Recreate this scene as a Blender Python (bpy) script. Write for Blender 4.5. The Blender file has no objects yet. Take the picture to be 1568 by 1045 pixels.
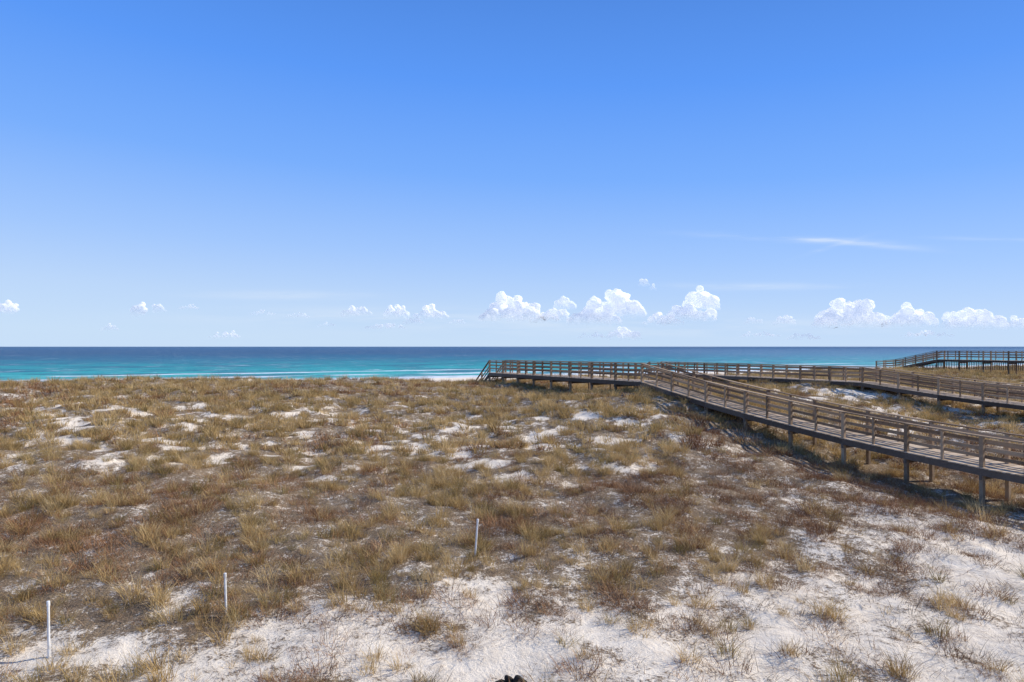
import bpy, math, random
import numpy as np
from mathutils import Vector, Matrix
import bmesh
random.seed(7); rng=np.random.default_rng(11)
scene=bpy.context.scene
for vs in [scene.view_settings]:
    vs.view_transform='Standard'; vs.look='None'; vs.exposure=0
SEA=-3.0
# ---------------------------------------------------------------- helpers
def link(o,parent=None):
    scene.collection.objects.link(o)
    if parent: o.parent=parent
    return o
def sstep(a,b,x):
    t=np.clip((x-a)/(b-a),0,1); return t*t*(3-2*t)
TAB=np.random.default_rng(3).random((256,256))
def vn(x,y):
    xi=np.floor(x).astype(int); yi=np.floor(y).astype(int)
    fx=x-xi; fy=y-yi; fx=fx*fx*(3-2*fx); fy=fy*fy*(3-2*fy)
    a=TAB[xi%256,yi%256]; b=TAB[(xi+1)%256,yi%256]; c=TAB[xi%256,(yi+1)%256]; d=TAB[(xi+1)%256,(yi+1)%256]
    return (a*(1-fx)+b*fx)*(1-fy)+(c*(1-fx)+d*fx)*fy
def fbm(x,y,s,o=4,ox=0.0):
    v=0;a=.5;t=0
    x=x/s+ox+37.3; y=y/s+ox*1.7+91.1
    for i in range(o):
        v=v+a*vn(x,y); t+=a; a*=.5; x=x*2.03+5.1; y=y*2.03+3.7
    return v/t
# ---------------------------------------------------------------- terrain
C=[(-9.1,12.2,.05),(0,12.2,0),(9.1,12.2,0),(-15,6,0),(0,6,0),(15,6,0),(-25,0,0),(0,0,0),(25,0,0),(-30,-30,0),(0,-30,0),(40,-30,0),
(-11.6,15.5,.45),(-15,20,.85),(-20,27,1.6),(-25.5,34,2.45),(-30,40,3.3),(-33,44,3.75),(-16,48,3.55),
(-8,16,.4),(-9,21,.75),(-11,28,1.4),(-13,36,2.2),(-15,43,3.0),
(0,16,.35),(0,21,.6),(0,29,1.31),(0,38,2.04),(0,50,2.8),(0,60,3.35),(-9,53,3.4),
(5.7,12,.05),(7.8,16.5,.17),(10,21,.5),(5.3,28,1.4),(6.7,35,2.3),
(17.1,25,.33),(15.8,27.6,.5),(14.55,30.15,.85),(13.3,32.7,1.4),(12,35.3,2.0),(10.7,37.9,2.5),(9.5,40.4,2.95),(8.2,43,3.15),
(3,53.2,3.1),(-2.2,63.5,3.2),(14,18,.1),(20,20,.2),(28,24,.3),
(22,45,2.2),(24.7,42,1.7),(24.8,34,1.0),(26.7,52,2.85),(30.5,44,1.7),(34,38,1.2),(20,62,3.1),(15.5,73,3.25),
(45,60,2.3),(40,72,3.0),(52,80,3.3),(50,93,3.5),(60,82,2.9),(70,70,1.8),(56,88,3.3),(35,80,3.3)]
for x in(-60,-100,-140,100,140,190):
    for s,z in((-30,0),(0,0),(20,.6),(40,2.2),(60,3.5)):
        C.append((x,s+.5*x,z))
C=np.array(C,float)
def kern(r): return np.sqrt(r*r+9.0)
def solve():
    P=C[:,:2]/1.0; n=len(P)
    K=kern(np.linalg.norm(P[:,None]-P[None],axis=2))-np.eye(n)*0.6
    Q=np.hstack([np.ones((n,1)),P])
    A=np.block([[K,Q],[Q.T,np.zeros((3,3))]])
    return np.linalg.solve(A,np.concatenate([C[:,2],np.zeros(3)]))
W=solve()
def prof(s): return np.interp(s,[-30,0,20,40,60,66],[0,0,.6,2.2,3.5,3.5])
def gz(x,y):
    x=np.atleast_1d(np.asarray(x,float)); y=np.atleast_1d(np.asarray(y,float))
    out=np.empty(x.shape)
    for i in range(0,len(x),20000):
        xs=x[i:i+20000]; ys=y[i:i+20000]
        r=np.sqrt((xs[:,None]-C[None,:,0])**2+(ys[:,None]-C[None,:,1])**2)
        out[i:i+20000]=kern(r)@W[:-3]+W[-3]+W[-2]*xs+W[-1]*ys
    s=y-.5*x
    far=sstep(100,180,np.abs(x)); back=1-sstep(-35,-10,s)
    out=out*(1-far)+prof(s)*far
    out=out*(1-back)
    out=np.clip(out,-.4,4.6)
    out=out-.12*sstep(18,30,y)-.48*sstep(38,60,s)
    out=out+(fbm(x,y,7,3)-.5)*.85*sstep(13,24,y)*(1-.3*sstep(45,60,s))+(fbm(x,y,1.6,3,5.)-.5)*(.30+.24*sstep(14,30,y))+(fbm(x,y,.5,2,9.)-.5)*.12
    t=sstep(65,82,s)
    b=np.interp(s,[60,82,120,200,206,215,260,500],[0,-.8,-1.4,-2.7,-3.0,-3.4,-5,-9])+(fbm(x,y,6,3)-.5)*.15
    return out*(1-t)+b*t
def linedist(x,y):
    return np.abs((x-8.9)*.894+(y-43.3)*.447)
def cover(x,y):
    near=sstep(12.6,18.0,y-.05*x+(fbm(x,y,3,2,1.)-.5)*4.)
    c=.44+.57*near
    c=c-.62*np.exp(-(((x-14.3)/5.8)**2+((y-18.8)/4.7)**2))
    c=c-.14*np.exp(-(((x-3)/5)**2+((y-13)/2.)**2))
    c=c+.14*np.exp(-(((x+7)/4)**2+((y-14)/3)**2))
    band=sstep(24,28,y)*(1-sstep(36,44,y+.1*x))
    n1=fbm(x*.75,y,.75,4,2.)
    c=c-band*np.clip((n1-.53)*5,0,.85)*(.3+.7*(1-sstep(3,9,x)))
    n5=fbm(x*.6,y,1.1,4,12.)
    c=c-sstep(38,44,y)*np.clip((n5-.68)*5,0,.5)
    br=sstep(16,20,x)*sstep(34,38,y)*(1-sstep(50,56,y-.4*(x-22)))
    c=c-br*np.clip((fbm(x,y,1.7,4,2.)-.49)*4,0,.75)
    c=c+.3*np.exp(-(linedist(x-.0,y)/2.2)**2)*sstep(27,31,y)
    c=c+(fbm(x,y,1.0,4,7.)-.5)*1.35*(1-.55*sstep(15,22,y))
    return np.clip(c,0,1)
def mkmesh(name,V,F,mat=None,smooth=False,attrs=None):
    me=bpy.data.meshes.new(name); me.from_pydata([tuple(v) for v in V],[],[tuple(f) for f in F]); 
    if mat: me.materials.append(mat)
    if smooth: me.polygons.foreach_set('use_smooth',[True]*len(me.polygons))
    if attrs:
        for k,v in attrs.items():
            a=me.attributes.new(k,'FLOAT','POINT'); a.data.foreach_set('value',np.asarray(v,np.float32))
    me.update(); return me
# ---------------------------------------------------------------- node helper
def newmat(name):
    m=bpy.data.materials.new(name); m.use_nodes=True; nt=m.node_tree; nt.nodes.clear()
    return m,nt
class G:
    def __init__(s,nt): s.nt=nt
    def n(s,t,**k):
        nd=s.nt.nodes.new(t)
        for a,b in k.items(): setattr(nd,a,b)
        return nd
    def l(s,a,b): s.nt.links.new(a,b)
    def setin(s,sock,v):
        if isinstance(v,bpy.types.NodeSocket): s.l(v,sock)
        else: sock.default_value=v
    def math(s,op,a,b=0,c=None,clamp=False):
        nd=s.n('ShaderNodeMath',operation=op,use_clamp=clamp); s.setin(nd.inputs[0],a); s.setin(nd.inputs[1],b)
        if c is not None: s.setin(nd.inputs[2],c)
        return nd.outputs[0]
    def mix(s,f,a,b):
        nd=s.n('ShaderNodeMix',data_type='RGBA'); s.setin(nd.inputs[0],f); s.setin(nd.inputs[6],a if not isinstance(a,tuple) else (*a,1)); s.setin(nd.inputs[7],b if not isinstance(b,tuple) else (*b,1)); return nd.outputs[2]
    def noise(s,vec,scale,detail=4,rough=.55):
        nd=s.n('ShaderNodeTexNoise'); s.l(vec,nd.inputs['Vector']); nd.inputs['Scale'].default_value=scale; nd.inputs['Detail'].default_value=detail; nd.inputs['Roughness'].default_value=rough; return nd.outputs[0]
    def ramp(s,f,stops):
        nd=s.n('ShaderNodeValToRGB'); e=nd.color_ramp.elements
        while len(e)<len(stops): e.new(.5)
        for i,(p,c) in enumerate(stops): e[i].position=p; e[i].color=(*c,1) if len(c)==3 else c
        s.l(f,nd.inputs[0]); return nd.outputs[0]
    def mr(s,v,a,b,c=0.,d=1.,smooth=True):
        nd=s.n('ShaderNodeMapRange'); 
        if smooth: nd.interpolation_type='SMOOTHSTEP'
        s.setin(nd.inputs[0],v)
        for i,q in enumerate((a,b,c,d)): nd.inputs[i+1].default_value=q
        return nd.outputs[0]
# ---------------------------------------------------------------- ground
m_ground,nt=newmat('dune_sand'); g=G(nt)
geo=g.n('ShaderNodeNewGeometry'); pos=geo.outputs['Position']
cov=g.n('ShaderNodeAttribute',attribute_name='cover').outputs['Fac']
nf=g.noise(pos,3.5,4,.65); nfi=g.noise(pos,17,6,.8)
sand=g.mix(g.mr(nf,.35,.7),(.90,.80,.66),(.78,.68,.55))
f1=g.math('ADD',cov,g.math('MULTIPLY',g.math('SUBTRACT',nf,.5),1.7))
f2=g.math('ADD',f1,g.math('MULTIPLY',g.math('SUBTRACT',nfi,.5),2.6))
lit=g.mr(f2,.54,.88)
litc=g.mix(g.mr(g.noise(pos,38,4,.75),.42,.60),(.058,.037,.021),(.31,.215,.125))
col=g.mix(g.math('MULTIPLY',lit,.9),sand,litc)
spk=g.mr(nfi,.60,.68)
col=g.mix(g.math('MULTIPLY',spk,.35),col,(.14,.09,.06))
b=g.n('ShaderNodeBsdfDiffuse'); g.l(col,b.inputs['Color'])
bp=g.n('ShaderNodeBump'); bp.inputs['Strength'].default_value=1.; bp.inputs['Distance'].default_value=.08
g.l(g.math('ADD',nf,g.math('MULTIPLY',nfi,.4)),bp.inputs['Height']); g.l(bp.outputs[0],b.inputs['Normal'])
g.l(b.outputs[0],g.n('ShaderNodeOutputMaterial').inputs[0])
def axis(core_lo,core_hi,st,lo,hi,gr=1.12):
    a=list(np.arange(core_lo,core_hi,st)); d=st; v=core_lo
    L=[]
    while v>lo: d*=gr; v-=d; L.append(v)
    v=a[-1]; d=st; R=[]
    while v<hi: d*=gr; v+=d; R.append(v)
    return np.array(L[::-1]+a+R)
ax=axis(-34,42,.2,-2500,2500); asx=axis(-2,68,.2,-300,520,1.1)
XX,SS=np.meshgrid(ax,asx); YY=SS+.5*XX
X=XX.ravel();Y=YY.ravel(); Z=gz(X,Y)
nx=len(ax);ny=len(asx)
idx=np.arange(nx*ny).reshape(ny,nx)
F=np.stack([idx[:-1,:-1],idx[:-1,1:],idx[1:,1:],idx[1:,:-1]],-1).reshape(-1,4)
me=bpy.data.meshes.new('dune_ground')
me.vertices.add(len(X)); me.vertices.foreach_set('co',np.stack([X,Y,Z],1).astype(np.float32).ravel())
me.loops.add(F.size); me.loops.foreach_set('vertex_index',F.ravel().astype(np.int32))
me.polygons.add(len(F)); me.polygons.foreach_set('loop_start',np.arange(0,F.size,4,dtype=np.int32)); me.polygons.foreach_set('loop_total',np.full(len(F),4,np.int32))
me.update(calc_edges=True); me.validate()
me.polygons.foreach_set('use_smooth',[True]*len(me.polygons))
sv=Y-.5*X
cv=cover(X,Y)*(1-sstep(66,72,sv))
a=me.attributes.new('cover','FLOAT','POINT'); a.data.foreach_set('value',cv.astype(np.float32))
me.materials.append(m_ground)
link(bpy.data.objects.new('dune_ground',me))
# ---------------------------------------------------------------- sea
m_sea,nt=newmat('sea_water'); g=G(nt)
geo=g.n('ShaderNodeNewGeometry'); pos=geo.outputs['Position']
sx=g.n('ShaderNodeSeparateXYZ'); g.l(pos,sx.inputs[0])
s_=g.math('SUBTRACT',sx.outputs[1],g.math('MULTIPLY',sx.outputs[0],.5))
al=g.math('ADD',sx.outputs[0],g.math('MULTIPLY',sx.outputs[1],.5))
cb=g.n('ShaderNodeCombineXYZ'); g.l(g.math('MULTIPLY',al,.4),cb.inputs[0]); g.l(s_,cb.inputs[1])
wv=cb.outputs[0]
n1=g.noise(wv,.02,4,.6); n2=g.noise(wv,.055,6,.72); n3=g.noise(wv,.6,4,.6)
lg=g.math('LOGARITHM',s_,10.)
lg2=g.math('ADD',lg,g.math('MULTIPLY',g.math('SUBTRACT',n1,.5),.5))
t=g.mr(lg2,2.28,3.5,0,1,False)
c=g.ramp(t,[(0,(.09,.50,.44)),(.13,(.006,.42,.38)),(.27,(.002,.28,.29)),(.42,(.002,.13,.20)),(.6,(.003,.055,.125)),(1,(.008,.055,.13))])
c=g.mix(g.math('MULTIPLY',g.mr(n2,.46,.58),.68),c,(.002,.06,.12))
c=g.mix(g.math('MULTIPLY',g.math('MULTIPLY',g.mr(sx.outputs[0],-20,380),g.mr(s_,3000,600)),.35),c,(.20,.36,.46))  # sky sheen painted into the water colour, paler towards the right
wc=g.mr(g.math('ADD',g.math('MULTIPLY',g.noise(wv,.18,6,.75),.75),g.math('MULTIPLY',n1,.25)),.575,.605)
edge=g.math('ADD',s_,g.math('MULTIPLY',g.math('SUBTRACT',g.noise(pos,.03,4,.6),.5),22.))
surf=g.mr(edge,226,214)
def brk(c0,wd,sc,lo,hi):
    return g.math('MULTIPLY',g.mr(g.math('ABSOLUTE',g.math('SUBTRACT',edge,c0)),wd,wd*.3),g.mr(g.noise(pos,sc,2),lo,hi))
surf=g.math('MAXIMUM',surf,g.math('MAXIMUM',brk(242.,7.,.02,.40,.48),brk(275.,6.,.015,.46,.52)))
surf=g.math('MULTIPLY',surf,g.mr(n3,.25,.5))
foam=g.math('MAXIMUM',surf,g.math('MULTIPLY',wc,.85))
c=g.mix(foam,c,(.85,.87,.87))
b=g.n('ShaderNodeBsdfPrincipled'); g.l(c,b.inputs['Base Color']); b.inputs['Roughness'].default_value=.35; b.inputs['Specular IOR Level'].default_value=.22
bp=g.n('ShaderNodeBump'); bp.inputs['Strength'].default_value=1; bp.inputs['Distance'].default_value=2.4
g.l(g.noise(wv,.16,6,.68),bp.inputs['Height']); g.l(bp.outputs[0],b.inputs['Normal'])
g.l(b.outputs[0],g.n('ShaderNodeOutputMaterial').inputs[0])
R=70000
sv_=[150,400,1000,3000,10000,R]; xv=[-R,-5000,-500,0,500,5000,R]
V=[(x,s+.5*x,SEA) for s in sv_ for x in xv]; n=len(xv)
F=[(j*n+i,j*n+i+1,(j+1)*n+i+1,(j+1)*n+i) for j in range(len(sv_)-1) for i in range(n-1)]
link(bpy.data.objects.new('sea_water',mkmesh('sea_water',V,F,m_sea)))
# ---------------------------------------------------------------- wood
def woodmat(name,dark,light):
    m,nt=newmat(name); g=G(nt)
    tc=g.n('ShaderNodeNewGeometry').outputs['Position']
    ti=g.n('ShaderNodeAttribute',attribute_name='tint').outputs['Fac']
    nn=g.noise(tc,5,4,.7); n2=g.noise(tc,40,3,.6)
    f=g.math('ADD',g.math('MULTIPLY',ti,.55),g.math('ADD',g.math('MULTIPLY',nn,.5),g.math('MULTIPLY',n2,.15)))
    c=g.mix(g.mr(f,.25,.85),dark,light)
    b=g.n('ShaderNodeBsdfPrincipled'); g.l(c,b.inputs['Base Color']); b.inputs['Roughness'].default_value=.85; b.inputs['Specular IOR Level'].default_value=.2
    bp=g.n('ShaderNodeBump'); bp.inputs['Strength'].default_value=.4; bp.inputs['Distance'].default_value=.01; g.l(n2,bp.inputs['Height']); g.l(bp.outputs[0],b.inputs['Normal'])
    g.l(b.outputs[0],g.n('ShaderNodeOutputMaterial').inputs[0]); return m
m_rail=woodmat('weathered_rail_wood',(.17,.115,.073),(.45,.325,.21))
m_deck=woodmat('weathered_deck_wood',(.37,.275,.185),(.64,.51,.375))
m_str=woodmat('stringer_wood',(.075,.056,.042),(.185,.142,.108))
class B:
    def __init__(s): s.V=[];s.F=[];s.T=[]
    def beam(s,p0,p1,w,h,t=None):
        p0=Vector(p0);p1=Vector(p1); d=(p1-p0).normalized()
        up=Vector((0,0,1)) if abs(d.z)<.9 else Vector(DIR2)
        r=d.cross(up).normalized(); u=r.cross(d).normalized()
        n=len(s.V); t=random.random() if t is None else t
        for p in(p0,p1):
            for a,b in((-1,-1),(1,-1),(1,1),(-1,1)):
                s.V.append(p+r*(a*w/2)+u*(b*h/2)); s.T.append(t)
        s.F+= [(n,n+3,n+2,n+1),(n+4,n+5,n+6,n+7)]+[(n+i,n+(i+1)%4,n+4+(i+1)%4,n+4+i) for i in range(4)]
    def obj(s,name,mat,parent):
        link(bpy.data.objects.new(name,mkmesh(name,s.V,s.F,mat,attrs={'tint':s.T})),parent)
st=(1.285,-2.57); L=math.hypot(*st); DIR2=(st[0]/L,st[1]/L,0); PER=(-DIR2[1],DIR2[0],0)
RH=1.13; WID=1.65
def boardwalk(ox,oy,rz,pickets=False,stairs=True):
    par=bpy.data.objects.new('wooden_boardwalk',None); link(par); par.location=(0,0,0)
    ns=list(range(rz[0][0],rz[-1][0]+1)); zz=lambda n: float(np.interp(n,[a for a,_ in rz],[b for _,b in rz]))
    def P(n,off,z): return Vector((ox+st[0]*n+PER[0]*off,oy+st[1]*n+PER[1]*off,z))
    posts=B();rails=B();deck=B();stri=B()
    for n in ns:
        for off,sg in((0,-1),(WID,1)):
            p=P(n,off,0); base=float(gz(p.x,p.y)[0])-.3
            posts.beam((p.x,p.y,base),(p.x+random.uniform(-.01,.01),p.y+random.uniform(-.01,.01),zz(n)-.022),.14,.14)
        dz=zz(n)-RH
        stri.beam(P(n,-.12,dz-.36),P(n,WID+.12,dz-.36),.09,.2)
    jit={(n,o):random.uniform(-.012,.012) for n in range(ns[0]-1,ns[-1]+2) for o in(0,WID)}
    for n in ns[:-1]:
        z0,z1=zz(n),zz(n+1)
        for off,sg in((0,1),(WID,-1)):
            j0,j1=jit[(n,off)],jit[(n+1,off)]
            rails.beam(P(n,off,z0+j0*.3),P(n+1,off,z1+j1*.3),.19,.042)
            for k,hh in enumerate((.17,.46,.75)):
                rails.beam(P(n,off+sg*.09,z0-hh+j0),P(n+1,off+sg*.09,z1-hh+j1),.036,.12)
            stri_off=off-sg*.09
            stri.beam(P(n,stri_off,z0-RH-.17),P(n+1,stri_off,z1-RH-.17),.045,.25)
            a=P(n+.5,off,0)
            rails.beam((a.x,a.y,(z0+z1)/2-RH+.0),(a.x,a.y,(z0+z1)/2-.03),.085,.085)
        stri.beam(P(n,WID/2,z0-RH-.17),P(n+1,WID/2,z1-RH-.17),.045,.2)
        nb=20
        for i in range(nb):
            f=(i+.5)/nb
            c=zz(n+f)-RH-.02
            w=L/nb*.94
            deck.beam(P(n+f,-.13+random.uniform(-.015,.015),c+random.uniform(-.004,.004)),P(n+f,WID+.13,c+random.uniform(-.004,.004)),w,.038)
        if pickets:
            for i in range(14):
                q=P(n+(i+.5)/14,-.13,0); g0=float(gz(q.x,q.y)[0])
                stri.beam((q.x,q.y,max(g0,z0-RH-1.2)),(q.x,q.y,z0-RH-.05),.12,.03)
    if stairs:
        n0=ns[0]; z0=zz(n0); run=3.6; drop=2.3
        e=n0-run/L
        for off,sg in((0,1),(WID,-1)):
            rails.beam(P(n0,off,z0),P(e,off,z0-drop),.15,.05)
            for hh in(.4,.72): rails.beam(P(n0,off+sg*.09,z0-hh),P(e,off+sg*.09,z0-drop-hh),.036,.12)
            stri.beam(P(n0,off,z0-RH-.15),P(e,off,z0-RH-.15-drop),.05,.3)
            for f in(.5,1):
                q=P(n0-run/L*f,off,0); zt=z0-drop*f
                posts.beam((q.x,q.y,min(float(gz(q.x,q.y)[0])-.3,zt-RH-.3)),(q.x,q.y,zt-.02),.13,.13)
        for i in range(13):
            f=(i+.5)/13; deck.beam(P(n0-run/L*f,0,z0-RH-drop*f),P(n0-run/L*f,WID,z0-RH-drop*f),.26,.04)
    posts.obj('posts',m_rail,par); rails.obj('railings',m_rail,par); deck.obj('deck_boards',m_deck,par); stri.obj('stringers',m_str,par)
boardwalk(8.2,43,[(-8,4.72),(0,4.93),(1,4.5),(2,4.08),(3,3.72),(4,3.4),(5,3.12),(6,2.9),(7,2.72),(8,2.6),(11,2.4)])
boardwalk(26.7,52,[(-9,4.33),(0,4.41),(1,4.12),(2,3.86),(3,3.64),(4,3.48),(6,3.3),(9,3.2)])
boardwalk(56,90,[(-3,3.95),(-2,4.2),(0,5.45),(8,5.45),(12,4.6)],pickets=True,stairs=False)
# ---------------------------------------------------------------- grass
def grassmat(name,cols,trans=.3):
    m,nt=newmat(name); g=G(nt)
    ti=g.n('ShaderNodeAttribute',attribute_name='tint').outputs['Fac']
    oi=g.n('ShaderNodeObjectInfo').outputs['Random']
    f=g.math('ADD',g.math('MULTIPLY',ti,.5),g.math('MULTIPLY',oi,.5))
    c=g.ramp(f,[(i/(len(cols)-1),k) for i,k in enumerate(cols)])
    d=g.n('ShaderNodeBsdfDiffuse'); g.l(c,d.inputs[0])
    out=g.n('ShaderNodeOutputMaterial')
    if trans:
        t=g.n('ShaderNodeBsdfTranslucent'); g.l(c,t.inputs[0])
        mx=g.n('ShaderNodeMixShader'); mx.inputs[0].default_value=trans; g.l(d.outputs[0],mx.inputs[1]); g.l(t.outputs[0],mx.inputs[2]); g.l(mx.outputs[0],out.inputs[0])
    else: g.l(d.outputs[0],out.inputs[0])
    return m
m_tan=grassmat('dry_straw_grass',[(.21,.135,.055),(.44,.30,.125),(.66,.475,.22),(.80,.64,.38)])
m_red=grassmat('russet_grass',[(.10,.046,.024),(.25,.122,.06),(.40,.225,.115),(.56,.39,.23)],0)
m_grn=grassmat('olive_grass',[(.12,.10,.038),(.26,.195,.075),(.42,.31,.13),(.56,.43,.21)])
m_twg=grassmat('dry_twigs',[(.06,.038,.026),(.16,.10,.065),(.32,.215,.14),(.50,.38,.26)],0)
src=bpy.data.collections.new('dune_grass_clumps')
cc=[0]
def clump(mat,n,rad,h,hv,lean,curve,w,flat=False,sg=3):
    V=[];F=[];T=[]
    for i in range(n):
        r=rad*math.sqrt(random.random()); a=random.uniform(0,6.283)
        bx,by=r*math.cos(a),r*math.sin(a)
        az=a+random.gauss(0,.9); hh=h*random.uniform(1-hv,1); ln=abs(random.gauss(0,lean))+.4*lean*r/rad
        dx,dy=math.cos(az),math.sin(az); fa=random.uniform(0,6.283); wx,wy=math.cos(fa)*w/2,math.sin(fa)*w/2
        t=random.random(); p=[bx,by,0 if not flat else random.uniform(.0,.03)]; ang=ln if not flat else random.uniform(1.2,1.5)
        cu=curve*random.uniform(.3,1.4); n0=len(V)
        for k in range(sg+1):
            q=1-.8*k/sg
            V.append((p[0]-wx*q,p[1]-wy*q,p[2])); V.append((p[0]+wx*q,p[1]+wy*q,p[2])); T+=[t,t]
            s=hh/sg; p=[p[0]+dx*math.sin(ang)*s,p[1]+dy*math.sin(ang)*s,p[2]+math.cos(ang)*s]; ang+=cu/sg
            if k<sg: F.append((n0+2*k,n0+2*k+1,n0+2*k+3,n0+2*k+2))
    nm='clump_%02d'%cc[0]; cc[0]+=1
    o=bpy.data.objects.new(nm,mkmesh(nm,V,F,mat,attrs={'tint':T})); src.objects.link(o)
for i in range(4): clump(m_tan,70,.17,.60,.6,.30,1.0,.010)     #0-3 straw tufts
for i in range(4): clump(m_red,90,.32,.42,.7,.6,.5,.009)       #4-7 russet brush
for i in range(3): clump(m_grn,66,.16,.55,.6,.30,1.0,.010)     #8-10 olive
for i in range(3): clump(m_twg,42,.40,.46,.7,.8,.5,.008)       #11-13 sparse stems
for i in range(3): clump(m_twg,64,.55,.36,.6,.8,.1,.011,True)  #14-16 litter
for i in range(2): clump(m_tan,16,.12,.55,.6,.5,1.1,.010)      #17-18 thin tuft
for i in range(3): clump(m_tan,38,.22,.54,.6,.32,.9,.024,sg=2) #19-21 far straw
for i in range(3): clump(m_red,38,.34,.42,.65,.6,.4,.024,sg=2) #22-24 far russet
for i in range(2): clump(m_grn,38,.22,.50,.6,.32,.9,.024,sg=2) #25-26 far olive
def cand(x0,x1,y0,y1,dens):
    n=int((x1-x0)*(y1-y0)*dens); return np.stack([rng.uniform(x0,x1,n),rng.uniform(y0,y1,n)],1)
A=np.vstack([cand(-60,110,8,22,15),cand(-60,110,22,32,12),cand(-60,110,32,48,8.5),cand(-60,110,48,115,6)])
x,y=A[:,0],A[:,1]; s=y-.5*x
keep=(np.abs(x)<.80*y+2.5)&(s<67+3*rng.random(len(x)))
x,y,s=x[keep],y[keep],s[keep]
cv=cover(x,y); k=rng.random(len(x))
fine=fbm(x,y,.6,2,3.)
pr=np.clip((cv-.15)*1.3,0,1)*np.clip((fine-.35)*4.7,.07,1)
isl=(k<pr)
sparse=(~isl)&(rng.random(len(x))<.17*(1-.8*sstep(24,32,y)))
sel=isl|sparse
x,y,s,cv,isl=x[sel],y[sel],s[sel],cv[sel],isl[sel]
N=len(x); z=gz(x,y)
zone=fbm(x,y,6,3,4.)+ (fbm(x,y,1.5,2,8.)-.5)*.7
red=np.exp(-((y-20.5-.15*np.abs(x))/6)**2)*.52+.12+.10*(1-sstep(14,20,y))+.46*np.exp(-((y-29)/8)**2)*sstep(4,10,x)
pred=np.clip(red+(zone-.5)*1.9,.04,.90)
u=rng.random(N); idx=np.zeros(N,int)
r_=u<pred
idx[r_]=rng.integers(4,8,r_.sum()); 
q=~r_; uu=rng.random(N)
idx[q]=rng.integers(0,4,q.sum()); og=q&(uu<.22); idx[og]=rng.integers(8,11,og.sum())
nearm=1-sstep(14,19,y-.1*x)
uu=rng.random(N); tw=uu<(.07+.33*nearm); idx[tw]=rng.integers(11,17,tw.sum())
sp=(~isl); uu=rng.random(N); m=sp&(uu<.5); idx[m]=rng.integers(14,17,m.sum()); m=sp&(uu>=.5)&(uu<.82); idx[m]=rng.integers(11,14,m.sum()); m=sp&(uu>=.82); idx[m]=rng.integers(17,19,m.sum())
fr=y>30
m=fr&(idx<4); idx[m]=rng.integers(19,22,m.sum()); m=fr&(idx>=4)&(idx<8); idx[m]=rng.integers(22,25,m.sum()); m=fr&(idx>=8)&(idx<11); idx[m]=rng.integers(25,27,m.sum())
scl=rng.uniform(.45,1.2,N)*np.where((idx==5)|(idx==0),.8,1)
me=bpy.data.meshes.new('dune_grass'); me.vertices.add(N); me.vertices.foreach_set('co',np.stack([x,y,z-.02],1).astype(np.float32).ravel())
a=me.attributes.new('idx','INT','POINT'); a.data.foreach_set('value',idx.astype(np.int32))
a=me.attributes.new('rot','FLOAT_VECTOR','POINT'); rot=np.stack([rng.normal(0,.1,N),rng.normal(-.0,.1,N),rng.uniform(0,6.283,N)],1); a.data.foreach_set('vector',rot.astype(np.float32).ravel())
a=me.attributes.new('scl','FLOAT_VECTOR','POINT'); a.data.foreach_set('vector',np.stack([scl*1.15,scl*1.15,scl*rng.uniform(.7,1.1,N)],1).astype(np.float32).ravel())
og=link(bpy.data.objects.new('dune_grass',me))
ng=bpy.data.node_groups.new('scatter_grass','GeometryNodeTree')
ng.interface.new_socket('Geometry',in_out='INPUT',socket_type='NodeSocketGeometry'); ng.interface.new_socket('Geometry',in_out='OUTPUT',socket_type='NodeSocketGeometry')
gi=ng.nodes.new('NodeGroupInput'); go=ng.nodes.new('NodeGroupOutput'); ip=ng.nodes.new('GeometryNodeInstanceOnPoints'); ci=ng.nodes.new('GeometryNodeCollectionInfo')
ci.inputs['Collection'].default_value=src; ci.inputs['Separate Children'].default_value=True; ci.inputs['Reset Children'].default_value=True
def na(nm,t):
    q=ng.nodes.new('GeometryNodeInputNamedAttribute'); q.data_type=t; q.inputs['Name'].default_value=nm
    return [o for o in q.outputs if o.enabled and o.name=='Attribute'][0]
ng.links.new(gi.outputs[0],ip.inputs['Points']); ng.links.new(ci.outputs[0],ip.inputs['Instance']); ip.inputs['Pick Instance'].default_value=True
ng.links.new(na('idx','INT'),ip.inputs['Instance Index']); ng.links.new(na('rot','FLOAT_VECTOR'),ip.inputs['Rotation']); ng.links.new(na('scl','FLOAT_VECTOR'),ip.inputs['Scale'])
ng.links.new(ip.outputs[0],go.inputs[0])
md=og.modifiers.new('scatter','NODES'); md.node_group=ng
print('grass instances',N)
# ---------------------------------------------------------------- marker stakes
m_pvc,nt=newmat('white_pvc'); g=G(nt)
geo=g.n('ShaderNodeNewGeometry').outputs['Position']
b=g.n('ShaderNodeBsdfPrincipled'); g.l(g.mix(g.mr(g.noise(geo,9,4),.45,.7),(.80,.80,.78),(.62,.60,.55)),b.inputs['Base Color']); b.inputs['Roughness'].default_value=.45
g.l(b.outputs[0],g.n('ShaderNodeOutputMaterial').inputs[0])
def stake(x,y,h,lx,ly):
    z=float(gz(x,y)[0]); V=[];F=[];r=.024;n=14
    prof_=[(-.3,r),(h-.09,r),(h-.088,r*1.25),(h-.012,r*1.25),(h,r*1.05)]
    for zz_,rr in prof_:
        for i in range(n): V.append((rr*math.cos(i*6.2832/n)+lx*zz_,rr*math.sin(i*6.2832/n)+ly*zz_,zz_))
    for j in range(len(prof_)-1):
        for i in range(n): F.append((j*n+i,j*n+(i+1)%n,(j+1)*n+(i+1)%n,(j+1)*n+i))
    F.append(tuple(range((len(prof_)-1)*n,len(prof_)*n)))
    o=bpy.data.objects.new('marker_stake',mkmesh('marker_stake',V,F,m_pvc)); o.location=(x,y,z); link(o)
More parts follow.
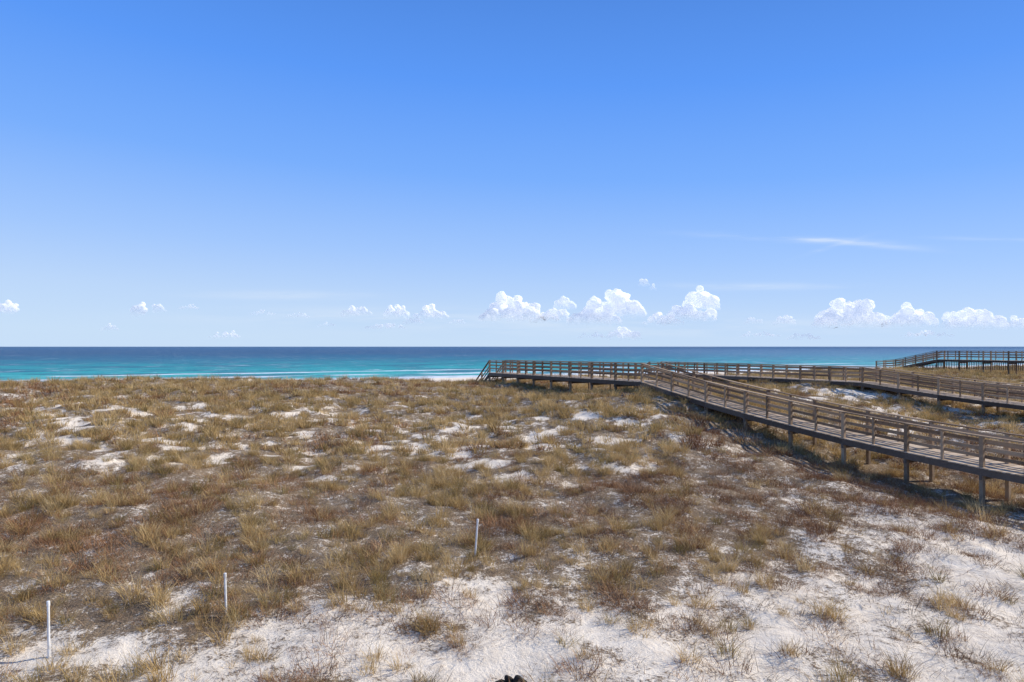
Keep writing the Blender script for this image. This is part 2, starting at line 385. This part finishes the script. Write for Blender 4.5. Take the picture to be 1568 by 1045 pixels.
stake(-6.05,14.5,.93,-.03,0); stake(-8.75,12.95,1.05,-.02,0); stake(-.97,18.0,.98,.07,.02)
# driftwood at the foot of the frame: gnarled knots
bm=bmesh.new(); dx,dy=0.0,12.15; dz=float(gz(dx,dy)[0])
for i,(ox,oz,r,l) in enumerate([(-.2,.05,.06,1.8),(-.05,.10,.075,1.3),(.1,.12,.07,1.2),(.22,.07,.055,1.9),(.0,.03,.08,2.4)]):
    bmesh.ops.create_icosphere(bm,subdivisions=3,radius=r,matrix=Matrix.Translation((ox,random.uniform(-.06,.06),oz))@Matrix.Rotation(random.uniform(-.6,.6),4,'Y')@Matrix.Diagonal((l,.9,.8,1)))
bm.normal_update()
for v in bm.verts:
    q=v.co*14; v.co+=v.normal*(math.sin(q.x*1.7+q.z*2.3)*math.sin(q.y*2.1+q.x)*.016)
me=bpy.data.meshes.new('driftwood'); bm.to_mesh(me); bm.free()
dm=woodmat('dark_driftwood',(.03,.025,.02),(.10,.08,.06)); me.materials.append(dm)
o=bpy.data.objects.new('driftwood',me); o.location=(dx,dy,dz); link(o)
# ---------------------------------------------------------------- clouds
m_cl,nt=newmat('cumulus'); g=G(nt)
tc=g.n('ShaderNodeTexCoord'); obj=tc.outputs['Object']; so=g.n('ShaderNodeSeparateXYZ'); g.l(obj,so.inputs[0])
lw=g.n('ShaderNodeLayerWeight'); lw.inputs['Blend'].default_value=.5
em=g.n('ShaderNodeEmission'); em.inputs[0].default_value=(.80,.86,1,1); em.inputs[1].default_value=.38  # added glow, stands in for light scattered through the cloud
df=g.n('ShaderNodeBsdfDiffuse'); df.inputs[0].default_value=(.9,.88,.86,1)
tl=g.n('ShaderNodeBsdfTranslucent'); tl.inputs[0].default_value=(.9,.9,.9,1)
m1=g.n('ShaderNodeMixShader'); m1.inputs[0].default_value=.35; g.l(df.outputs[0],m1.inputs[1]); g.l(tl.outputs[0],m1.inputs[2])
ad=g.n('ShaderNodeAddShader'); g.l(m1.outputs[0],ad.inputs[0]); g.l(em.outputs[0],ad.inputs[1])
tr=g.n('ShaderNodeBsdfTransparent')
face=g.mr(lw.outputs['Facing'],.97,.45)
bot=g.mr(g.math('ADD',so.outputs[2],g.math('MULTIPLY',g.math('SUBTRACT',g.noise(obj,.006,4),.5),260.)),-40,300)
alp=g.math('MULTIPLY',g.math('MULTIPLY',face,bot),.85)
m2=g.n('ShaderNodeMixShader'); g.l(alp,m2.inputs[0]); g.l(tr.outputs[0],m2.inputs[1]); g.l(ad.outputs[0],m2.inputs[2])
g.l(m2.outputs[0],g.n('ShaderNodeOutputMaterial').inputs[0])
tex=bpy.data.textures.new('billow','CLOUDS'); tex.noise_scale=150; tex.noise_depth=2
def cloud(px,base,w,h,dist=15000):
    w*=1.1; h*=1.08
    k=dist/1045
    bm=bmesh.new(); W_=w*k; H_=h*k
    n=int(14+w*.5)
    for i in range(n):
        fx=random.uniform(-.5,.5); top=(1-(2*fx)**2)**.6*random.uniform(.4,1)
        r=H_*random.uniform(.12,.23)
        zc=random.uniform(.1,1)*max(top*H_-r,0)+r*.3
        bmesh.ops.create_icosphere(bm,subdivisions=2,radius=1,matrix=Matrix.Translation((fx*W_*.9,random.uniform(-.2,.2)*W_,zc))@Matrix.Diagonal((r*1.15,r*1.15,r,1)))
    me=bpy.data.meshes.new('cumulus_cloud'); bm.to_mesh(me); bm.free(); me.materials.append(m_cl)
    o=bpy.data.objects.new('cumulus_cloud',me); link(o); o.location=((px-784)*k,dist,6+(531-base)*k)
    r=o.modifiers.new('r','REMESH'); r.mode='VOXEL'; r.voxel_size=max(H_/28,9); r.use_smooth_shade=True
    d=o.modifiers.new('d','DISPLACE'); d.texture=tex; d.strength=H_*.16; d.mid_level=.5
    return o
for q in [(6,480,45,24),(215,484,20,24),(243,478,20,16),(535,484,26,17),(556,482,22,17),(606,486,36,22),(632,496,30,14),(660,488,50,22),(785,492,84,46),(835,492,44,18),(864,474,30,26),(850,490,46,24),(912,497,66,44),(948,486,70,46),(1015,498,56,24),(1060,492,74,36),(1074,476,44,40),(985,438,14,14),(1000,445,10,10),(1155,496,26,12),(1200,497,28,17),(1262,501,36,22),(1300,501,88,54),(1360,499,34,18),(1395,501,62,38),(1462,501,40,26),(1495,504,64,40),(1558,504,36,22),(500,500,30,8),(700,496,28,10),(905,518,40,12),(955,520,50,22),(1165,516,60,10),(345,518,40,14),(168,506,24,12),(590,504,60,12),(1230,520,50,12),(1420,516,70,12),(290,474,34,9),(400,482,40,8),(455,486,36,9)]:
    cloud(*q)
# ---------------------------------------------------------------- sky + sun
sd=Vector((.93,.22,0)).normalized(); el=math.radians(37)
sunv=Vector((sd.x*math.cos(el),sd.y*math.cos(el),math.sin(el)))
w=bpy.data.worlds.new('World'); scene.world=w; w.use_nodes=True; nt=w.node_tree; nt.nodes.clear(); g=G(nt)
sk=g.n('ShaderNodeTexSky'); sk.sky_type='NISHITA'; sk.sun_disc=False; sk.sun_elevation=el; sk.sun_rotation=math.atan2(sd.x,sd.y); sk.altitude=0; sk.air_density=1.; sk.dust_density=.3; sk.ozone_density=3.
tcw=g.n('ShaderNodeTexCoord').outputs['Generated']; sp_=g.n('ShaderNodeSeparateXYZ'); g.l(tcw,sp_.inputs[0])
zc=sp_.outputs[2]; xc=sp_.outputs[0]
gr=g.ramp(g.math('ADD',g.math('MAXIMUM',zc,0.),g.math('MULTIPLY',xc,.04)),[(0,(.57,.74,.96)),(.06,(.50,.68,.97)),(.13,(.36,.575,1.0)),(.24,(.19,.43,1.0)),(.36,(.105,.325,.95)),(.50,(.07,.23,.72)),(1,(.08,.17,.38))])
cbw=g.n('ShaderNodeCombineXYZ'); yy_=g.math('MAXIMUM',sp_.outputs[1],.05)
tx=g.math('DIVIDE',xc,yy_); tz=g.math('DIVIDE',zc,yy_)
g.l(g.math('MULTIPLY',tx,4.),cbw.inputs[0]); g.l(g.math('MULTIPLY',tz,40.),cbw.inputs[1])
cn=g.noise(cbw.outputs[0],1.1,4,.6)
def streak(cx,cz,wx,wz,slope,amt):
    a=g.math('DIVIDE',g.math('SUBTRACT',tx,cx),wx); bz=g.math('SUBTRACT',g.math('SUBTRACT',tz,cz),g.math('MULTIPLY',g.math('SUBTRACT',tx,cx),slope))
    b_=g.math('DIVIDE',bz,wz); r2=g.math('ADD',g.math('MULTIPLY',a,a),g.math('MULTIPLY',b_,b_))
    return g.math('MULTIPLY',g.math('EXPONENT',g.math('MULTIPLY',r2,-1.)),amt)
stq=[streak(.42,.158,.13,.0045,-.05,.5),streak(.50,.152,.09,.004,-.09,.4),streak(.47,.147,.04,.003,.3,.25),streak(.74,.157,.09,.003,-.02,.3),streak(.35,.088,.16,.005,0,.35),streak(-.33,.075,.12,.006,0,.35),streak(-.2,.045,.25,.012,0,.4),streak(.2,.03,.4,.014,0,.4)]
m_=stq[0]
for q in stq[1:]: m_=g.math('ADD',m_,q)
m_=g.math('MULTIPLY',m_,g.mr(cn,.35,.65))
gr=g.mix(m_,gr,(.78,.86,.98))
sc=g.n('ShaderNodeVectorMath',operation='SCALE'); g.l(gr,sc.inputs[0]); sc.inputs['Scale'].default_value=9.7
fin=g.mix(.93,sk.outputs[0],sc.outputs[0])
bg=g.n('ShaderNodeBackground'); bg.inputs[1].default_value=.105
g.l(fin,bg.inputs[0]); g.l(bg.outputs[0],g.n('ShaderNodeOutputWorld').inputs[0])
sl=bpy.data.lights.new('sun','SUN'); sl.energy=5.0; sl.angle=math.radians(.5); sl.color=(1,.92,.79)
so_=bpy.data.objects.new('sun',sl); link(so_); so_.rotation_euler=sunv.to_track_quat('Z','Y').to_euler()
# ---------------------------------------------------------------- camera
cam=bpy.data.cameras.new('camera'); cam.lens=24; cam.sensor_width=36; cam.clip_end=200000; cam.clip_start=.1
co=bpy.data.objects.new('camera',cam); link(co); co.location=(0,0,6); co.rotation_euler=(math.radians(90+.466),0,0)
scene.camera=co
